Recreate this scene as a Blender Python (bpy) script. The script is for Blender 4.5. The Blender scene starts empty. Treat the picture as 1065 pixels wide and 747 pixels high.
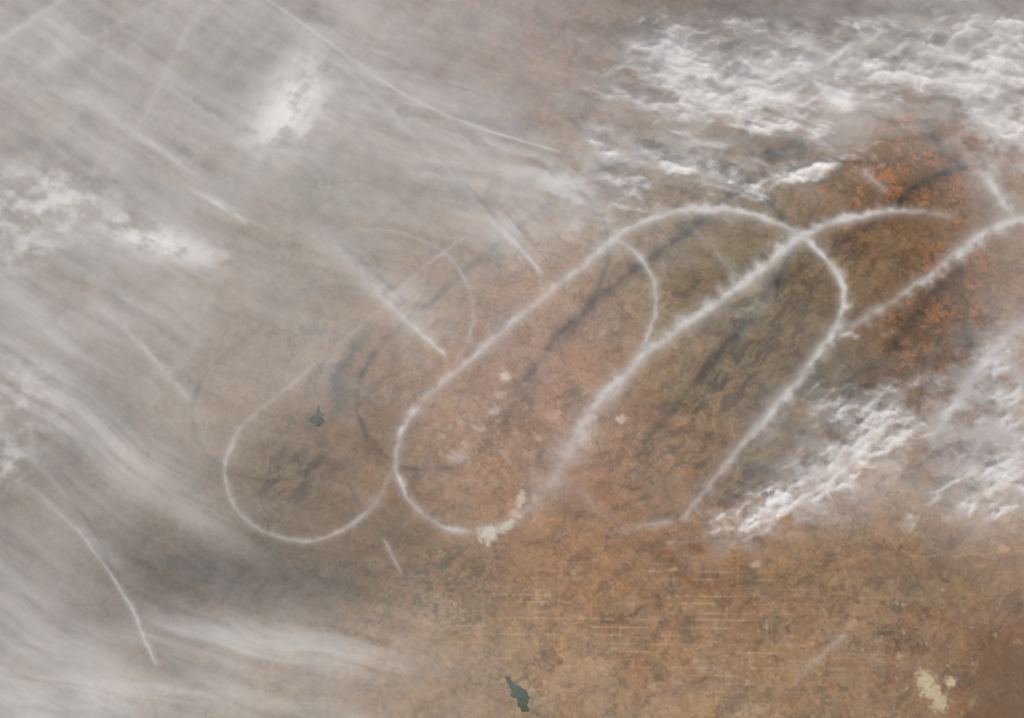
import bpy, math
import numpy as np

H = 250.0            # camera height
UP = 10.0            # map cells per unit
CX, CY = 532.5, 373.5
CLOUD_Z = 8.0
SHX, SHY = -4.3, 5.5     # shadow travel for CLOUD_Z

scene = bpy.context.scene
scene.view_settings.view_transform = 'Standard'
scene.view_settings.look = 'None'
scene.view_settings.exposure = 0

# ---------------------------------------------------------------- noise
_rng = np.random.RandomState(11)
_PERM = _rng.permutation(512).astype(np.int32)
_ANG = _rng.rand(512) * 2 * np.pi
_GX, _GY = np.cos(_ANG).astype(np.float32), np.sin(_ANG).astype(np.float32)

def gnoise(x, y, seed=0):
    x = np.asarray(x, np.float64); y = np.asarray(y, np.float64)
    fx = np.floor(x); fy = np.floor(y)
    xi = fx.astype(np.int32) & 511; yi = fy.astype(np.int32) & 511
    xf = (x - fx).astype(np.float32); yf = (y - fy).astype(np.float32)
    u = xf * xf * (3 - 2 * xf); v = yf * yf * (3 - 2 * yf)
    r0 = _PERM[(yi + seed * 37) & 511]; r1 = _PERM[(yi + 1 + seed * 37) & 511]
    def g(ix, r, dx, dy):
        h = _PERM[(ix + r) & 511]
        return _GX[h] * dx + _GY[h] * dy
    a = g(xi, r0, xf, yf); b = g(xi + 1, r0, xf - 1, yf)
    c = g(xi, r1, xf, yf - 1); d = g(xi + 1, r1, xf - 1, yf - 1)
    return 1.5 * ((a * (1 - u) + b * u) * (1 - v) + (c * (1 - u) + d * u) * v)

def fbm(x, y, seed=0, octv=5, gain=0.52):
    s = 0; a = 1.0; t = 0
    for i in range(octv):
        s = s + a * gnoise(x * 2.03**i + 13.7 * i, y * 2.03**i - 7.3 * i, seed + i)
        t += a * a; a *= gain
    return s / math.sqrt(t)

def rotc(x, y, ang):
    a = math.radians(ang)
    return x * math.cos(a) + y * math.sin(a), -x * math.sin(a) + y * math.cos(a)

def fib(x, y, ang, lx, ly, seed=0, octv=5, warp=12, gain=0.52, ws=60):
    wx = x + warp * fbm(x / ws, y / ws, seed + 20, 3)
    wy = y + warp * fbm(x / ws + 9, y / ws + 4, seed + 24, 3)
    u, v = rotc(wx, wy, ang)
    return fbm(u / lx, v / ly, seed, octv, gain)

def blob(x, y, cx, cy, rx, ry, ang=0, p=1.0):
    u, v = rotc(x - cx, y - cy, ang)
    return np.exp(-((u / rx)**2 + (v / ry)**2)**p)

def sstep(a, b, v):
    t = np.clip((v - a) / (b - a), 0, 1)
    return t * t * (3 - 2 * t)

def s2l(c):
    c = np.array(c, float) / 255.0
    return np.where(c <= 0.04045, c / 12.92, ((c + 0.055) / 1.055)**2.4)

def interp(x, y, pts, sig=55, eps=1e-9):
    pts = np.array(pts, float)
    num = np.zeros(x.shape + (pts.shape[1] - 2,)); den = np.zeros(x.shape)
    mean = pts[:, 2:].mean(0)
    for p in pts:
        w = np.exp(-((x - p[0])**2 + (y - p[1])**2) / (2 * sig * sig))
        den += w; num += w[..., None] * p[2:]
    return (num + eps * mean) / (den + eps)[..., None]

# ---------------------------------------------------------------- mesh helpers
def w_at(px, py, z):
    s = 1 - z / H
    return (px - CX) / UP * s, (CY - py) / UP * s

def grid_obj(name, px, py, z, attrs, mat, cull=None):
    ny, nx = px.shape
    X, Y = w_at(px, py, z)
    co = np.stack([X, Y, z * np.ones_like(X)], -1).reshape(-1, 3)
    idx = np.arange(nx * ny).reshape(ny, nx)
    q = np.stack([idx[:-1, :-1], idx[1:, :-1], idx[1:, 1:], idx[:-1, 1:]], -1).reshape(-1, 4)
    if cull is not None:
        k = cull.reshape(-1)[q].max(1) > 0.004
        q = q[k]
        used = np.zeros(nx * ny, bool); used[q.reshape(-1)] = True
        remap = np.cumsum(used) - 1
        q = remap[q]; co = co[used]
    else:
        used = np.ones(nx * ny, bool)
    return raw_mesh(name, co, q, {k: v.reshape((nx * ny,) + v.shape[2:])[used] for k, v in attrs.items()}, mat)

def raw_mesh(name, co, q, attrs, mat):
    me = bpy.data.meshes.new(name)
    me.vertices.add(len(co)); me.vertices.foreach_set("co", co.astype(np.float32).ravel())
    me.loops.add(q.size); me.loops.foreach_set("vertex_index", q.astype(np.int32).ravel())
    me.polygons.add(len(q))
    me.polygons.foreach_set("loop_start", np.arange(0, q.size, 4, dtype=np.int32))
    me.update(calc_edges=True)
    me.polygons.foreach_set("use_smooth", np.ones(len(q), bool))
    for k, v in attrs.items():
        if v.ndim == 2:
            a = me.attributes.new(k, 'FLOAT_COLOR', 'POINT')
            c = np.concatenate([v, np.ones((len(v), 1))], 1)
            a.data.foreach_set("color", c.astype(np.float32).ravel())
        else:
            a = me.attributes.new(k, 'FLOAT', 'POINT')
            a.data.foreach_set("value", v.astype(np.float32).ravel())
    ob = bpy.data.objects.new(name, me)
    scene.collection.objects.link(ob)
    me.materials.append(mat)
    return ob

# ---------------------------------------------------------------- materials
def cloud_mat(name, col, fine=0.35, scale=3.0):
    m = bpy.data.materials.new(name); m.use_nodes = True
    nt = m.node_tree; nt.nodes.clear(); N = nt.nodes.new; L = nt.links.new
    out = N('ShaderNodeOutputMaterial'); mix = N('ShaderNodeMixShader')
    tr = N('ShaderNodeBsdfTransparent'); df = N('ShaderNodeBsdfDiffuse')
    df.inputs['Color'].default_value = (*col, 1)
    at = N('ShaderNodeAttribute'); at.attribute_name = 'ice_cover'
    if fine > 0:
        tc = N('ShaderNodeTexCoord')
        no = N('ShaderNodeTexNoise'); no.inputs['Scale'].default_value = scale
        no.inputs['Detail'].default_value = 2; no.inputs['Roughness'].default_value = 0.6
        L(tc.outputs['Object'], no.inputs['Vector'])
        mr = N('ShaderNodeMapRange')
        mr.inputs['From Min'].default_value = 0.3; mr.inputs['From Max'].default_value = 0.7
        mr.inputs['To Min'].default_value = 1 - fine; mr.inputs['To Max'].default_value = 1 + fine
        L(no.outputs['Fac'], mr.inputs['Value'])
        mu = N('ShaderNodeMath'); mu.operation = 'MULTIPLY'; mu.use_clamp = True
        L(at.outputs['Fac'], mu.inputs[0]); L(mr.outputs['Result'], mu.inputs[1])
        L(mu.outputs[0], mix.inputs[0])
    else:
        L(at.outputs['Fac'], mix.inputs[0])
    L(tr.outputs[0], mix.inputs[1]); L(df.outputs[0], mix.inputs[2])
    L(mix.outputs[0], out.inputs['Surface'])
    return m

def ground_mat():
    m = bpy.data.materials.new("ground_soil"); m.use_nodes = True
    nt = m.node_tree; nt.nodes.clear(); N = nt.nodes.new; L = nt.links.new
    out = N('ShaderNodeOutputMaterial'); df = N('ShaderNodeBsdfDiffuse')
    at = N('ShaderNodeAttribute'); at.attribute_name = 'Col'
    tc = N('ShaderNodeTexCoord')
    no = N('ShaderNodeTexNoise'); no.inputs['Scale'].default_value = 2.6
    no.inputs['Detail'].default_value = 4; no.inputs['Roughness'].default_value = 0.7
    L(tc.outputs['Object'], no.inputs['Vector'])
    mr = N('ShaderNodeMapRange')
    mr.inputs['From Min'].default_value = 0.3; mr.inputs['From Max'].default_value = 0.7
    mr.inputs['To Min'].default_value = 0.84; mr.inputs['To Max'].default_value = 1.16
    L(no.outputs['Fac'], mr.inputs['Value'])
    vm = N('ShaderNodeVectorMath'); vm.operation = 'SCALE'
    L(at.outputs['Color'], vm.inputs[0]); L(mr.outputs['Result'], vm.inputs['Scale'])
    L(vm.outputs['Vector'], df.inputs['Color']); L(df.outputs[0], out.inputs['Surface'])
    return m

def water_mat():
    m = bpy.data.materials.new("lake_water"); m.use_nodes = True
    nt = m.node_tree; b = nt.nodes['Principled BSDF']
    no = nt.nodes.new('ShaderNodeTexNoise'); no.inputs['Scale'].default_value = 2.0
    cr = nt.nodes.new('ShaderNodeValToRGB')
    cr.color_ramp.elements[0].position = 0.4; cr.color_ramp.elements[0].color = (0.018, 0.045, 0.022, 1)
    cr.color_ramp.elements[1].position = 0.75; cr.color_ramp.elements[1].color = (0.06, 0.09, 0.045, 1)
    tc = nt.nodes.new('ShaderNodeTexCoord')
    nt.links.new(tc.outputs['Object'], no.inputs['Vector'])
    nt.links.new(no.outputs['Fac'], cr.inputs[0]); nt.links.new(cr.outputs[0], b.inputs['Base Color'])
    b.inputs['Roughness'].default_value = 0.6
    b.inputs['Specular IOR Level'].default_value = 0.0
    return m

M_GROUND = ground_mat()
M_VEIL = cloud_mat("cirrus_veil", (0.755, 0.738, 0.705), 0)
M_CLOUD = cloud_mat("cloud_white", (0.87, 0.85, 0.835), 0.12, 3.2)
M_TRAIL = cloud_mat("contrail_ice", (0.59, 0.56, 0.525), 0.1, 3.5)
M_WATER = water_mat()

def axis(n, far=False, st=2.0):
    a = [np.arange(-660, -60, 30.), np.arange(-60, n + 60, st), np.arange(n + 60, n + 690, 30.)]
    if far:
        a = [np.array([-60000., -12000, -3000, -1300])] + a + [np.array([n + 1300., n + 3000, n + 12000, n + 60000])]
    return np.concatenate(a)

# ================================================================ ground
gx, gy = np.meshgrid(axis(1065, True, 1.4), axis(747, True, 1.4))
G = [
 (50,20,140,120,100),(200,20,140,118,98),(350,20,138,114,94),(500,20,138,108,88),(620,20,132,100,78),(750,20,112,86,64),(900,20,118,92,68),(1050,20,125,96,72),
 (50,110,140,118,98),(200,110,135,114,95),(350,110,135,112,92),(500,110,140,110,88),(590,110,142,106,80),(700,110,120,94,68),(850,110,118,90,64),(1000,110,130,92,60),
 (50,200,138,118,98),(200,200,136,116,95),(350,200,132,114,88),(500,200,142,116,92),(600,200,138,110,86),(700,200,130,104,76),(800,200,126,100,66),(890,200,124,92,58),(1000,200,135,96,62),(1060,200,138,96,66),
 (50,300,136,116,96),(150,300,138,116,93),(250,300,140,114,90),(350,300,138,110,84),(450,300,150,116,90),(550,300,158,120,93),(650,300,148,117,87),(740,290,124,105,71),(820,300,120,98,64),(900,300,124,94,62),(1000,300,138,100,64),(1060,300,146,108,78),
 (50,400,130,110,90),(150,400,134,112,88),(250,400,142,112,84),(350,400,140,108,80),(450,400,154,117,87),(550,380,164,122,95),(620,400,156,116,87),(700,380,138,110,74),(780,380,122,98,64),(860,380,124,98,66),(960,380,134,98,62),(1060,400,150,114,86),
 (50,490,118,100,80),(150,490,128,108,86),(230,490,134,108,80),(300,500,114,91,66),(400,490,134,102,74),(500,490,158,116,81),(600,480,156,110,77),(700,460,143,104,67),(790,470,134,102,68),(900,480,148,112,80),(1040,490,146,112,82),
 (50,570,134,112,90),(130,560,112,96,78),(230,580,110,94,76),(310,600,110,90,68),(380,590,122,96,70),(460,590,145,108,74),(560,580,154,110,70),(650,580,148,102,60),(750,580,140,98,57),(850,590,140,100,59),(950,590,139,103,66),(1040,600,146,108,72),
 (60,680,140,120,100),(200,680,134,114,92),(320,690,146,120,92),(420,690,154,122,90),(520,680,157,120,81),(620,680,153,112,71),(720,680,152,111,69),(820,680,150,110,70),(920,680,147,111,75),(1000,690,134,96,60),(1050,700,126,87,54),
 (60,745,150,130,108),(250,745,150,126,100),(450,745,156,124,92),(600,745,160,128,94),(750,745,155,121,84),(900,745,148,111,75),(1040,745,122,84,52)]
Gl = [(g[0], g[1], *s2l(g[2:])) for g in G]
wx = gx + 30 * fbm(gx / 45, gy / 45, 41, 5, .65); wy = gy + 30 * fbm(gx / 45 + 5, gy / 45 + 8, 45, 5, .65)
col = interp(wx, wy, Gl, 36)
lum = (col * [0.25, 0.6, 0.15]).sum(-1, keepdims=True)
col = (col * 0.94 + lum * 0.06) * np.array([0.945, 1.0, 1.01])

def tint(mask, rgb, k=1.0):
    global col
    m = np.clip(mask * k, 0, 1)[..., None]
    col = col * (1 - m) + s2l(rgb) * m

n1 = fib(gx, gy, 20, 90, 60, 3, 6, 25); n2 = fbm(gx / 22, gy / 22, 7, 5, 0.68); n3 = fbm(gx / 7, gy / 7, 9, 3, 0.7)
n4 = fbm(gx / 3.2, gy / 3.2, 12, 2, .7)
col *= (1 + 0.17 * n1 + 0.20 * n2 + 0.15 * n3 + 0.09 * n4)[..., None]
hue = fbm(gx / 60 + 3, gy / 45, 15, 6, .6)
col *= np.stack([1 + 0.06 * hue, 1 - 0.0 * hue, 1 - 0.14 * hue], -1)
right = sstep(350, 620, gx)
# land-cover patches with crisp edges: red earth, pale stubble, dark scrub
pr = sstep(.16, .32, fib(gx, gy, 15, 50, 32, 180, 6, 22, .68)); pp = sstep(.22, .38, fib(gx, gy, -10, 30, 20, 186, 6, 16, .7)); pd = sstep(.18, .38, fib(gx, gy, -40, 34, 18, 192, 6, 18, .7))
gain = (.45 + .55 * right)[..., None]
col *= 1 + gain * (pr[..., None] * np.array([-.08, -.18, -.26]) + pp[..., None] * np.array([.13, .17, .22]) + pd[..., None] * np.array([-.30, -.27, -.26]))
for sd, sc, th, am in ((51, 95, 0.026, 0.42), (57, 55, 0.028, 0.36), (58, 34, .032, .26)):
    r = np.abs(fbm(gx / sc, gy / sc, sd, 5, 0.55))
    gate = sstep(-0.1, 0.35, fbm(gx / 120, gy / 120, sd + 3, 2))
    col *= (1 - am * np.exp(-(r / th)**2) * gate)[..., None]
r = np.abs(fib(gx, gy, 60, 160, 70, 63, 3, 10)); gate = sstep(0.0, 0.3, fbm(gx / 60, gy / 60, 66, 3))
tint(np.exp(-(r / 0.012)**2) * gate * right, (190, 158, 122), 0.25)
dk = blob(gx, gy, 300, 495, 62, 38, -10) * 0.85 + blob(gx, gy, 300, 605, 90, 26, -6) * 0.85 + blob(gx, gy, 470, 590, 60, 30, 20) * .45 \
   + blob(gx, gy, 800, 300, 90, 60, -20) * .65 + blob(gx, gy, 720, 420, 60, 30, -45) * .6 + blob(gx, gy, 870, 240, 50, 50) * .6 \
   + blob(gx, gy, 790, 400, 60, 70, 30) * .75 + blob(gx, gy, 400, 410, 40, 35, -40) * .6 + blob(gx, gy, 700, 480, 80, 26, 10) * .55\
   + blob(gx, gy, 760, 10, 80, 18) * .9 + blob(gx, gy, 930, 8, 80, 14) * .8 + blob(gx, gy, 800, 165, 90, 26, 15) * .7 + blob(gx, gy, 620, 540, 60, 30) * .3 \
   + blob(gx, gy, 130, 570, 90, 26, 35) * .5 + blob(gx, gy, 870, 610, 120, 30) * .3 + blob(gx, gy, 630, 320, 60, 30, -50) * .35
dn = sstep(-0.1, 0.42, fib(gx, gy, -42, 30, 11, 71, 6, 14, 0.7))
tint(dk * dn, (66, 53, 38), 0.88)
tint(blob(gx, gy, 560, 385, 70, 50, -20) * sstep(-0.2, 0.5, fbm(gx / 30, gy / 30, 81, 5)), (174, 124, 102), 0.45)
tint(blob(gx, gy, 500, 455, 60, 40, -10) * sstep(0.1, 0.5, fbm(gx / 9, gy / 9, 83, 4, .65)), (194, 168, 150), 0.5)
fo = fbm(gx / 38, gy / 32, 85, 5, .62); fo2 = fbm(gx / 12, gy / 12, 86, 4, .65)
om = blob(gx, gy, 960, 186, 66, 52, 0, 1.6) + blob(gx, gy, 970, 352, 62, 64, -30, 1.6) + blob(gx, gy, 1000, 270, 50, 40, 0, 2) * .4 + blob(gx, gy, 880, 215, 40, 40) * .3 + blob(gx, gy, 1020, 330, 40, 35) * .5 + blob(gx, gy, 930, 130, 60, 20) * .3
om = sstep(.22, .85, om + 0.65 * fo * (om > .02) + .4 * fo2 * (om > .02)) * np.clip(om * 4, 0, 1)
tint(om, (112, 80, 48), 0.8)
sp = sstep(-.05, 0.5, 0.8 * fbm(gx / 7, gy / 6, 87, 4, 0.72) + 0.6 * fbm(gx / 24, gy / 24, 88, 4))
tint(om * sp, (172, 110, 62), 0.8)
sp2 = sstep(0.1, 0.45, fbm(gx / 9, gy / 7, 90, 5, 0.7)); tint(om * sp2, (68, 53, 33), 0.65)
# farmland grid: survey roads and field blocks
fm = blob(gx, gy, 690, 640, 200, 85, 0) + blob(gx, gy, 560, 670, 120, 80) * .4 + blob(gx, gy, 880, 680, 120, 60) * .25
fm = fm * (0.45 + .75 * sstep(-.3, .35, fbm(gx / 48, gy / 40, 230, 4)))
rows = np.zeros_like(gx)
rr = np.random.RandomState(5)
xa = gx[0]; ya = gy[:, 0]
for i in range(27):
    y0 = 520 + i * 8.3 + rr.uniform(-1.2, 1.2)
    g1 = sstep(-0.1, 0.35, gnoise(xa / 34 + 7 * i, xa * 0 + 3.3 * i, 93) + .35 * gnoise(xa / 5, xa * 0 + i + .5, 94))
    rows += np.exp(-((gy - y0 - 0.01 * (gx - 650)) / 1.1)**2) * g1[None]
cols_ = np.zeros_like(gx)
for i in range(42):
    x0 = 460 + i * 11.0 + rr.uniform(-1.5, 1.5)
    g1 = sstep(0.0, 0.35, gnoise(ya / 24 + 5 * i, ya * 0 + 1.7 * i, 95) + .3 * gnoise(ya / 5, ya * 0 + i + .5, 96))
    cols_ += np.exp(-((gx - x0 + 0.01 * (gy - 640)) / 1.0)**2) * g1[:, None]
tint(fm * np.clip(rows, 0, 1), (194, 162, 124), 0.38)
tint(fm * np.clip(cols_, 0, 1), (186, 152, 116), 0.26)
rc = np.random.RandomState(3).rand(64, 64)
cell = rc[(np.floor((gy + .01 * gx) / 4.15).astype(int)) & 63, (np.floor((gx) / 5.5).astype(int)) & 63] - .5
col *= (1 + 0.26 * cell * np.clip(fm, 0, 1))[..., None]
ps = sstep(0.55, 0.8, fbm(gx / 8, gy / 8, 99, 3, 0.5)) * (blob(gx, gy, 900, 660, 230, 90) * .8 + blob(gx, gy, 560, 440, 120, 80) * .6)
tint(ps, (200, 176, 146), 0.5)
_e0 = fbm(gx / 6, gy / 6, 101, 4, 0.7)
def pan(cx, cy, rx, ry, ang, rgb, k=0.9):
    d = np.sqrt(sum(((v / s)**2 for v, s in zip(rotc(gx - cx, gy - cy, ang), (rx, ry)))))
    tint(1 - sstep(0.4, 1.15, d + 0.6 * _e0), rgb, k)
for a in ((508,556,13,10,-10,(200,196,172)),(526,548,12,6,-35,(190,178,156)),(541,520,6,12,10,(198,176,150)),(536,535,6,6,0,(188,166,142)),
          (525,391,8,6,0,(216,200,184)),(646,436,6,6,0,(200,178,156)),(612,436,12,6,-20,(188,160,136)),(577,433,11,7,10,(180,148,124)),(608,455,7,10,10,(188,162,144)),
          (515,428,7,6,0,(192,166,148)),(477,477,14,8,10,(180,160,148)),(565,118,5,7,0,(170,136,108)),(520,410,7,6,0,(186,160,140)),(545,400,5,4,0,(192,164,144)),(560,455,6,4,0,(186,154,130)),
          (962,708,12,11,20,(196,176,138)),(969,719,12,11,40,(194,175,138)),(977,731,11,12,30,(190,170,136)),(989,709,7,6,0,(204,184,148)),(786,588,7,4,0,(180,152,132)),
          (1045,571,9,5,0,(190,140,100)),(1046,541,6,4,0,(180,140,100)),(700,592,6,3,0,(180,144,104)),(935,682,5,4,0,(180,150,110)),(1020,588,8,3,0,(180,140,104))):
    pan(*a[:5], a[5], 0.82)
d1 = np.hypot(gx - 1105, gy - 748); d1 = d1 + 16 * fbm(gx / 40, gy / 40, 111, 5)
tint(1 - sstep(94, 104, d1), (100, 73, 46), 0.6)
tint(np.exp(-((d1 - 100) / 2.0)**2) * sstep(-.3, .3, n2), (166, 134, 98), 0.3)
ye = 582 - 0.05 * (gx - 900) + 5 * fbm(gx / 26, gy * 0, 113, 4)
tint(np.exp(-((gy - ye) / 1.2)**2) * sstep(850, 930, gx) * sstep(-.3, .3, n2), (190, 150, 112), 0.4)
tint(np.exp(-((gy - ye - 12) / 9)**2) * sstep(850, 930, gx), (116, 86, 56), 0.4)
vx = 359 + 6 * np.sin((gy - 330) / 12.0) - (gy - 385) * 0.34
tint(np.exp(-((gx - vx - 7 * n3 - 6 * n2) / 9)**2) * np.exp(-((gy - 390) / 44)**4), (64, 58, 54), 0.88)
tint(blob(gx, gy, 331, 436, 18, 13) * sstep(-.3, .3, n3), (66, 70, 56), 0.6)
for cx, cy, rx, ry, k in ((340,195,32,16,.85),(312,262,26,14,.85),(330,345,22,18,.7),(335,300,30,20,.45),(430,610,60,50,.45),(400,470,30,40,.5),(490,620,50,40,.45),(300,590,90,30,.45),(250,50,50,25,.4),(60,95,60,30,.35),(517,703,14,10,.8)):
    tint(blob(gx, gy, cx, cy, rx, ry) * sstep(0.12, 0.35, fbm(gx / 5.5, gy / 5.5, 121, 3, 0.65)), (56, 74, 46), k)
col = np.clip(col, 0.01, 0.75)
grid_obj("ground", gx, gy, 0.0, {"Col": col}, M_GROUND)

def lake(pts, seed):
    pts = np.array(pts, float)
    n = len(pts); out = []
    r = np.random.RandomState(seed)
    for i in range(n):
        a, b = pts[i], pts[(i + 1) % n]
        for t in np.arange(0, 1, 0.25):
            p = a * (1 - t) + b * t + (r.uniform(-0.8, 0.8, 2))
            x, y = w_at(p[0], p[1], 0.02); out.append((x, y, 0.02))
    me = bpy.data.meshes.new("lake"); me.from_pydata(out, [], [list(range(len(out)))[::-1]]); me.update()
    ob = bpy.data.objects.new("lake", me); scene.collection.objects.link(ob); me.materials.append(M_WATER)
lake([(526,705),(530,704),(534,710),(540,713),(547,718),(551,725),(549,733),(551,740),(543,741),(539,735),(537,727),(531,724),(532,717),(528,711)], 1)
lake([(321,435),(325,434),(328,431),(330,424),(332,421),(333,428),(337,430),(335,434),(338,439),(334,443),(331,441),(329,445),(327,441),(323,439)], 2)

# ================================================================ high cirrus sheet
cx_, cy_ = np.meshgrid(axis(1065), axis(747))
V = [(50,20,.46),(200,20,.43),(350,20,.42),(500,20,.36),(600,20,.24),(700,20,.22),(850,20,.24),(1000,20,.34),
 (50,110,.40),(200,110,.42),(350,110,.45),(500,110,.42),(580,110,.22),(700,110,.30),(850,110,.34),(1000,110,.30),
 (50,200,.45),(200,200,.43),(350,200,.36),(500,200,.4),(600,200,.34),(700,200,.20),(800,200,.12),(900,200,.05),(960,190,.03),(1050,190,.28),
 (50,300,.40),(150,300,.42),(250,300,.36),(350,300,.32),(450,300,.28),(550,300,.2),(640,300,.13),(720,300,.09),(850,300,.06),(960,300,.03),(1050,300,.18),
 (30,400,.42),(150,400,.34),(250,400,.28),(350,400,.2),(450,400,.15),(550,400,.14),(700,400,.10),(850,400,.14),(960,390,.06),(1050,400,.26),
 (20,490,.22),(100,500,.34),(200,500,.25),(300,500,.12),(400,500,.11),(600,500,.10),(750,500,.12),(900,500,.22),(1050,500,.28),
 (40,590,.34),(130,590,.14),(220,590,.13),(300,600,.11),(400,600,.1),(600,600,.08),(750,600,.07),(900,600,.07),(1050,600,.08),
 (60,680,.36),(200,680,.36),(320,680,.34),(420,680,.2),(520,680,.11),(700,680,.08),(850,680,.08),(1000,680,.07),
 (60,745,.46),(200,745,.32),(320,745,.24),(450,745,.14),(600,745,.09),(800,745,.08),(1050,745,.06)]
veil = interp(cx_ + 18 * fbm(cx_ / 80, cy_ / 80, 2, 3), cy_ + 18 * fbm(cx_ / 80, cy_ / 80 + 5, 4, 3), V, 42, 1e-7)[..., 0]
s1 = fib(cx_, cy_, 33, 330, 22, 30, 6, 14, .6, 200); s2 = fib(cx_, cy_, 14, 260, 18, 36, 6, 14, .6, 180); s3 = fib(cx_, cy_, -48, 240, 24, 38, 5, 12, .55, 180)
sn = fbm(cx_ / 70, cy_ / 70, 33, 6, .6)
wt = sstep(150, 420, cx_ + 0.2 * cy_)
D = veil * 0.95 * (1 + 0.25 * (s1 * (1 - 0.5 * wt) + s2 * 0.7 * wt) + 0.13 * s3 * sstep(420, 0, cy_) + .20 * sn)
def add(c, k, nz=None, lo=-0.5, hi=0.5):
    global D
    m = c * k
    if nz is not None: m = m * sstep(lo, hi, nz)
    D = 1 - (1 - np.clip(D, 0, 1)) * (1 - np.clip(m, 0, .97))
B = lambda *a, **k: blob(cx_, cy_, *a, **k)
f1 = fib(cx_, cy_, -62, 60, 14, 40, 5, 7); f2 = fib(cx_, cy_, 22, 80, 14, 43, 5, 8); f3 = fib(cx_, cy_, 8, 80, 13, 47, 5, 8)
fq = fbm(cx_ / 26, cy_ / 20, 60, 5, .6)
add(B(300, 112, 46, 26, -58), .88, .8 * f1 + .5 * fq, -.6, .35); add(B(322, 78, 26, 30, 0), .55, .5 * f2 + fq * .6, -.6, .4); add(B(290, 130, 40, 20, -10), .5, fq, -.6, .4)
add(B(330, 105, 80, 60, 20), .2, f2, -.8, .6); add(B(222, 95, 90, 12, 20), .12)
add(B(160, 248, 52, 15, 14), .85, .5 * f2 + .6 * fq, -.5, .35); add(B(195, 262, 50, 14, 10), .4, fq); add(B(130, 235, 20, 13, 30), .5, fq, -.5, .4)
add(B(40, 215, 66, 36, -15), .6, .6 * fq + .5 * fbm(cx_ / 14, cy_ / 11, 50, 3, .55), -.3, .6); add(B(20, 265, 44, 20, -20), .35, fq)
add(B(70, 195, 60, 14, 15), .3, fq); add(B(235, 215, 45, 7, 30), .25, f2); add(B(75, 100, 60, 14, 12), .25, f2)
add(B(85, 440, 170, 22, 38), .28, s1 + .4 * fq, -.9, .8); add(B(150, 480, 110, 22, 38), .16, s1, -.9, .8); add(B(20, 420, 36, 60, 10), .34, fq, -.4, .7); add(B(8, 480, 22, 22), .4, fq, -.3, .6)
add(B(60, 340, 120, 24, 30), .14, s1, -.9, .8)
add(B(100, 560, 100, 9, 52), .12, s1, -.9, .8)
add(B(300, 672, 120, 24, 8, p=1.5), .32, s2 + .3 * fq, -1., .6); add(B(90, 668, 130, 16, -6), .24, s2, -.9, .8); add(B(60, 715, 170, 16, 6), .3, s2 + .4 * fq, -.9, .6)
add(B(30, 735, 90, 16, 0), .26, f3, -.9, .6); add(B(230, 722, 130, 10, 8), .22, f3, -.9, .6); add(B(30, 620, 60, 35, 30), .16, s1, -.9, .8)
add(B(590, 190, 36, 28, 30), .42, .5 * f2 + .5 * fq, -.5, .5); add(B(560, 178, 60, 18, 20), .28, f2 * .6 + fq * .4); add(B(515, 158, 100, 14, 22), .2, f2)
f4 = fib(cx_, cy_, 48, 60, 10, 53, 4, 5)
add(B(540, 240, 26, 24, 45), .35, f4, -.8, .5); add(B(610, 232, 30, 14, -20), .35, fq)
add(B(425, 320, 46, 18, 42), .34, fib(cx_, cy_, -45, 40, 12, 55, 4, 5), -.8, .5); add(B(380, 290, 60, 14, 42), .16); add(B(340, 370, 36, 22, -45), .16, f1, -.8, .5)
add(B(450, 110, 120, 30, 25), .12, s2, -.8, .8); add(B(450, 170, 90, 16, 12), .14, f3, -.8, .6)
add(B(595, 470, 52, 24, -58), .18, fq, -.8, .5)
add(B(780, 320, 34, 14, -45), .2, fq); add(B(645, 250, 24, 16, -20), .25, fq)
# smeared haze around the broken cloud fields on the right
add(B(850, 85, 260, 70, -3, p=1.4), .28, .7 * f3 + .5 * fq, -.6, .6); add(B(1040, 140, 60, 50, 20), .3, fq)
add(B(720, 170, 120, 24, 10), .28, fq); add(B(900, 455, 110, 46, -25), .28, fq, -.6, .5); add(B(1040, 440, 60, 100, 0), .32, fq, -.7, .5); add(B(830, 525, 110, 26, -25), .26, fq)
D = np.clip(D, 0, .95)
edge = sstep(-640, -200, cx_) * sstep(1725, 1300, cx_) * sstep(-640, -200, cy_) * sstep(1400, 950, cy_)
D *= edge
grid_obj("cirrus_cloud", cx_, cy_, 8.7 + 0.25 * (D - .3), {"ice_cover": D}, M_VEIL)

# ================================================================ lower broken cloud
fine1 = fib(cx_, cy_, 14, 34, 9, 160, 5, 8, .55); fine2 = fib(cx_, cy_, -34, 32, 9, 166, 5, 8, .55)
def puff(mask, ang, lx, ly, sd, base, span, warp, fine):
    n = fib(cx_, cy_, ang, lx, ly, sd, 6, warp, .53)
    d = sstep(base - 1.3 * mask, base + span - 1.3 * mask, n + .28 * fine)
    return d * (0.85 + .35 * fine) * np.clip(mask * 2.5, 0, 1)
mur = (B(860, 68, 260, 56, -3, p=1.4) * .82 + B(730, 85, 90, 42, 20) * .35 + B(1040, 50, 70, 80) * .38 + B(690, 28, 50, 14, -10) * .5 +
       B(700, 165, 90, 20, 12) * .68 + B(840, 178, 64, 14, -15) * .74 + B(770, 195, 50, 11, 15) * .6 + B(1050, 130, 45, 42, 20) * .72 + B(690, 218, 80, 24, 0) * .45
       + B(640, 190, 44, 26) * .48 + B(905, 160, 26, 10, 30) * .4 + B(790, 130, 110, 20, 5) * .45)
low1 = puff(mur, 10, 56, 20, 130, .56, 1.15, 9, fine1) * .86
low1b = puff(mur, -24, 28, 10, 136, .85, 1.0, 6, fine2) * .5
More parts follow.
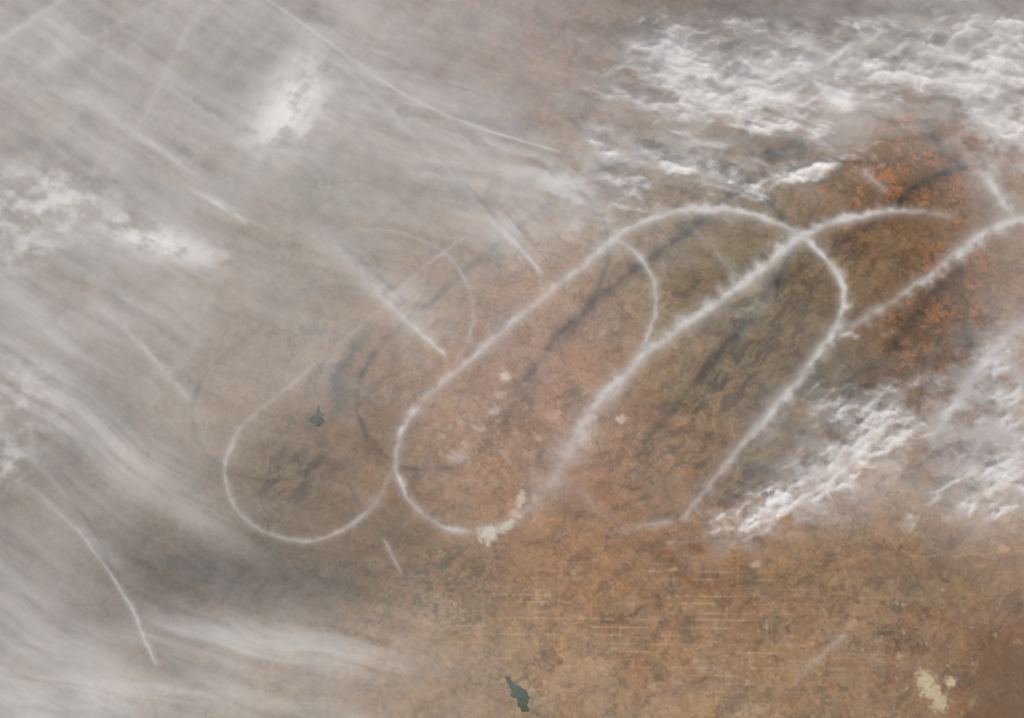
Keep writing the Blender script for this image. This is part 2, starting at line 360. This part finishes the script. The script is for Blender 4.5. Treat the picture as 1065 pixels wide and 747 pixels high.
mlr = (B(905, 445, 85, 34, -20) * .78 + B(1045, 490, 65, 38, 0) * .98 + B(860, 505, 100, 26, -28) * .66 + B(790, 530, 70, 24, -30) * .62 + B(925, 412, 50, 18, -20) * .45 +
       B(985, 530, 80, 20, -5) * .62 + B(1050, 410, 34, 56) * .7 + B(890, 350, 30, 34, -40) * .42 + B(850, 415, 36, 24) * .52 + B(1025, 370, 22, 66, 30) * .48 + B(730, 545, 70, 14, -20) * .35)
low2 = puff(mlr, -28, 42, 17, 142, .64, 1.2, 8, fine2) * .78
low3 = puff(mlr, 5, 20, 11, 148, .86, 1.1, 6, fine1) * .58
L_ = 1 - (1 - low1) * (1 - low1b) * (1 - low2) * (1 - low3)
L_ = np.clip(L_, 0, .95) * edge
relief = 3.0 + 0.4 * L_ + .6 * sstep(.2, .9, L_) * (.6 + .4 * fine1)
grid_obj("altocumulus_cloud", cx_, cy_, relief, {"ice_cover": L_}, M_CLOUD, cull=L_)

# ================================================================ contrails
_tr = [0]
def catmull(P, step=2.0):
    P = np.array(P, float)
    Q = np.vstack([2 * P[0] - P[1], P, 2 * P[-1] - P[-2]])
    out = []
    for i in range(1, len(Q) - 2):
        n = max(2, int(np.hypot(*(Q[i + 1, :2] - Q[i, :2])) / step))
        for t in np.arange(n) / n:
            out.append(0.5 * (2 * Q[i] + (Q[i + 1] - Q[i - 1]) * t + (2 * Q[i - 1] - 5 * Q[i] + 4 * Q[i + 1] - Q[i + 2]) * t * t
                              + (3 * Q[i] - Q[i - 1] - 3 * Q[i + 1] + Q[i + 2]) * t**3))
    out.append(P[-1]); return np.array(out)

def contrail(pts, fray=1.0, fade=12, jit=1.0, core=.50, skirt=.34):
    """pts: (map_x, map_y, width, cover)"""
    k = _tr[0]; _tr[0] += 1
    S = catmull(pts)
    t = np.gradient(S[:, :2], axis=0); t /= np.maximum(np.hypot(t[:, 0], t[:, 1]), 1e-6)[:, None]
    nr = np.stack([-t[:, 1], t[:, 0]], 1)
    s = np.concatenate([[0], np.cumsum(np.hypot(*np.diff(S[:, :2], axis=0).T))])
    j = jit * (1.6 * gnoise(s / 38 + k * 9.1, s * 0 + .4, 200) + 0.8 * gnoise(s / 9 + k * 3.1, s * 0 + .7, 201))
    wv = S[:, 2] * (1 + 0.28 * gnoise(s / 22 + k * 5.3, s * 0 + .2, 202) + .12 * gnoise(s / 6 + k, s * 0 + .2, 203))
    u = np.linspace(-1, 1, 27)
    W = wv[:, None] * 1.8
    px = S[:, 0:1] + nr[:, 0:1] * (u[None] * W + j[:, None]); py = S[:, 1:2] + nr[:, 1:2] * (u[None] * W + j[:, None])
    tb = fbm(px / 13, py / 13, 210 + k % 5, 4, 0.55)
    al = fbm(s / 34 + 3.1 * k, s * 0 + .5, 215, 4, .6)[:, None]
    uc = u[None] + 0.10 * fray * tb; us = u[None] + .22 * fray * tb
    prof = (core * np.exp(-(uc / 0.19)**2) + skirt * np.exp(-(us / .52)**2) * (1 + .6 * tb)) * (1 - u[None]**4)
    dens = np.clip(S[:, 3:4], 0, 1.2) * prof * (1 + .22 * fray * tb) * (1 + 0.5 * al)
    ends = sstep(0, fade, s) * sstep(0, fade, s[-1] - s)
    dens = np.clip(dens * ends[:, None], 0, .95)
    z = CLOUD_Z + 0.013 * k + 0.2 * W / UP * (1 - u[None]**2)
    ny, nx = px.shape
    X, Y = w_at(px, py, z)
    co = np.stack([X, Y, z], -1).reshape(-1, 3)
    idx = np.arange(nx * ny).reshape(ny, nx)
    q = np.stack([idx[:-1, :-1], idx[:-1, 1:], idx[1:, 1:], idx[1:, :-1]], -1).reshape(-1, 4)
    raw_mesh("contrail", co, q, {"ice_cover": dens.reshape(-1)}, M_TRAIL)

contrail([(500,237,4.5,.22),(462,262,4.5,.34),(425,292,4.5,.3),(380,335,4.5,.22),(335,372,5,.26),(290,410,5,.3),(255,440,5.5,.42),(238,470,5.5,.62),(235,500,5.5,.68),(246,530,5.5,.55),(275,553,5.5,.5),(320,562,5.5,.55),(358,550,6,.52),(385,528,7,.4),(402,500,9,.26),(412,470,9,.15)], .7, 14, .8)
contrail([(412,490,7,.75),(411,468,8,.95),(420,442,9,.95),(445,412,9,.72),(475,385,9,.66),(515,350,9,.75),(560,312,9,.82),(600,280,9,.92),(636,250,9,1.1),(665,233,8,.95),(700,220,8.5,1),(740,216,9.5,1.1),(780,222,9,1.1),(815,235,8,1),(845,254,8,1),(868,282,8,1),(878,310,8,1),(868,342,9,.95),(848,372,11,.9),(825,402,12,.85),(795,438,13,.8),(765,470,11,.66),(735,508,8,.48),(705,545,8,.42)], 1, 10, 1)
contrail([(411,478,7,.65),(414,498,7,.75),(428,522,6,.52),(448,540,6,.52),(470,550,7,.78),(500,551,7.5,.7),(525,546,8,.5),(548,530,12,.42),(572,502,20,.45),(592,468,20,.62),(612,430,15,.78),(640,398,11,.86),(672,368,11,.9),(705,342,12,.95),(745,315,14,1),(785,285,14,1.05),(820,255,14,1.15),(850,238,10,1),(885,227,8,.95),(920,220,8,.8),(950,220,7,.55),(1000,226,8,.2)], 1, 10, 1)
contrail([(638,246,8,.75),(655,258,7,.8),(672,278,6.5,.78),(682,303,6.5,.72),(679,335,6.5,.78),(665,365,7,.78),(650,392,9,.62),(630,420,10,.4)], .8, 8, .8)
contrail([(365,240,4,.1),(405,240,4,.25),(440,250,4,.3),(468,268,4.5,.35),(486,295,4.5,.36),(492,325,4.5,.36),(486,355,4.5,.34),(470,385,5,.22)], .6, 14, .6)
contrail([(1075,225,12,1.1),(1045,233,12,1.1),(1015,248,12,1),(990,266,11,.85),(965,288,10,.68),(935,308,11,.45),(900,330,12,.38),(868,352,12,.3)], 1.2, 14, 1.5)
contrail([(1012,172,10,.9),(1028,188,14,1),(1042,208,13,.9),(1058,230,11,.6)], 1.3, 8, 1)
contrail([(1075,332,16,.7),(1048,350,14,.78),(1025,372,14,.72),(1003,400,14,.66),(985,430,13,.55),(962,462,9,.4)], 1.4, 16, 2)
contrail([(706,543,7,.3),(680,545,8,.3),(650,552,9,.2),(625,556,8,.1)], 1, 14, 1)
contrail([(600,505,8,.15),(612,520,8,.22),(618,535,7,.12)], 1, 8, 1)
contrail([(882,655,7,.22),(862,675,8,.25),(840,695,9,.2),(826,712,7,.12)], 1.4, 12, 1)
contrail([(885,170,7,.3),(905,185,9,.4),(925,203,7,.25)], 1.2, 8, 1)
contrail([(715,232,7,.22),(735,250,9,.3),(750,270,9,.28),(765,292,8,.15)], 1.4, 8, 1)
contrail([(497,220,6,.55),(520,238,7,.85),(545,262,7,1),(568,290,5,.75)], .9, 10, .7)
contrail([(340,248,9,.3),(370,280,10,.38),(400,312,9,.55),(430,340,7,.9),(468,375,5,.85)], .9, 14, .7)
contrail([(268,-8,3.2,.6),(320,28,3,.85),(370,65,3,.75),(420,98,2.8,.8),(470,122,2.8,.85),(520,140,2.8,.9),(585,158,2.6,.8)], .4, 8, .5)
contrail([(397,556,4,.45),(408,578,4,.55),(420,602,3,.4)], .6, 8, .4)
contrail([(30,505,4,.2),(80,552,5,.4),(115,598,4.5,.65),(140,640,4.5,.8),(165,698,5,.75)], .7, 14, .8)
contrail([(85,312,8,.35),(125,338,8,.55),(165,378,8,.55),(205,425,8,.3)], 1, 20, 1)
contrail([(-10,48,8,.6),(30,22,9,.7),(75,-10,8,.5)], .8, 10, 1)
contrail([(30,12,10,.4),(110,52,11,.55),(190,100,10,.45),(260,150,9,.2)], .8, 30, 1)
contrail([(90,105,7,.45),(130,130,8,.7),(165,155,8,.7),(200,182,7,.35)], .8, 20, 1)
contrail([(110,190,9,.3),(150,120,11,.45),(185,50,11,.45),(215,-10,10,.3)], .8, 20, 1)
contrail([(-10,95,10,.35),(60,60,11,.4),(150,10,11,.3),(190,-15,10,.2)], .8, 20, 1)
contrail([(195,195,6,.6),(230,215,6,.8),(262,235,5,.5)], 1, 10, 1)
contrail([(415,180,7,.3),(470,185,9,.45),(530,200,9,.4),(590,212,8,.45)], 1.2, 20, 1)
contrail([(345,60,8,.2),(400,110,9,.4),(450,160,9,.36),(500,215,8,.2)], 1.2, 20, 1)

# ================================================================ light, world, camera
from mathutils import Vector
horiz = math.hypot(SHX, SHY); elev = math.atan2(CLOUD_Z, horiz)
sun = bpy.data.lights.new("sun", 'SUN'); sun.energy = 3.95; sun.angle = math.radians(0.8); sun.color = (1.0, 0.965, 0.93)
so = bpy.data.objects.new("sun", sun); scene.collection.objects.link(so)
so.rotation_euler = Vector((SHX, SHY, -CLOUD_Z)).to_track_quat('-Z', 'Y').to_euler()
so.location = (40, -60, 80)
w = bpy.data.worlds.new("World"); scene.world = w; w.use_nodes = True
nt = w.node_tree; bg = nt.nodes['Background']
sky = nt.nodes.new('ShaderNodeTexSky'); sky.sky_type = 'NISHITA'; sky.sun_disc = False
sky.sun_elevation = elev; sky.sun_rotation = math.atan2(-SHX, -SHY)
nt.links.new(sky.outputs[0], bg.inputs[0]); bg.inputs[1].default_value = 0.05

cam = bpy.data.cameras.new("camera"); co = bpy.data.objects.new("camera", cam); scene.collection.objects.link(co)
co.location = (0, 0, H); co.rotation_euler = (0, 0, 0)
cam.sensor_width = 36; cam.lens = 36 * H / (1065 / UP)
cam.clip_start = 1; cam.clip_end = 20000
scene.camera = co
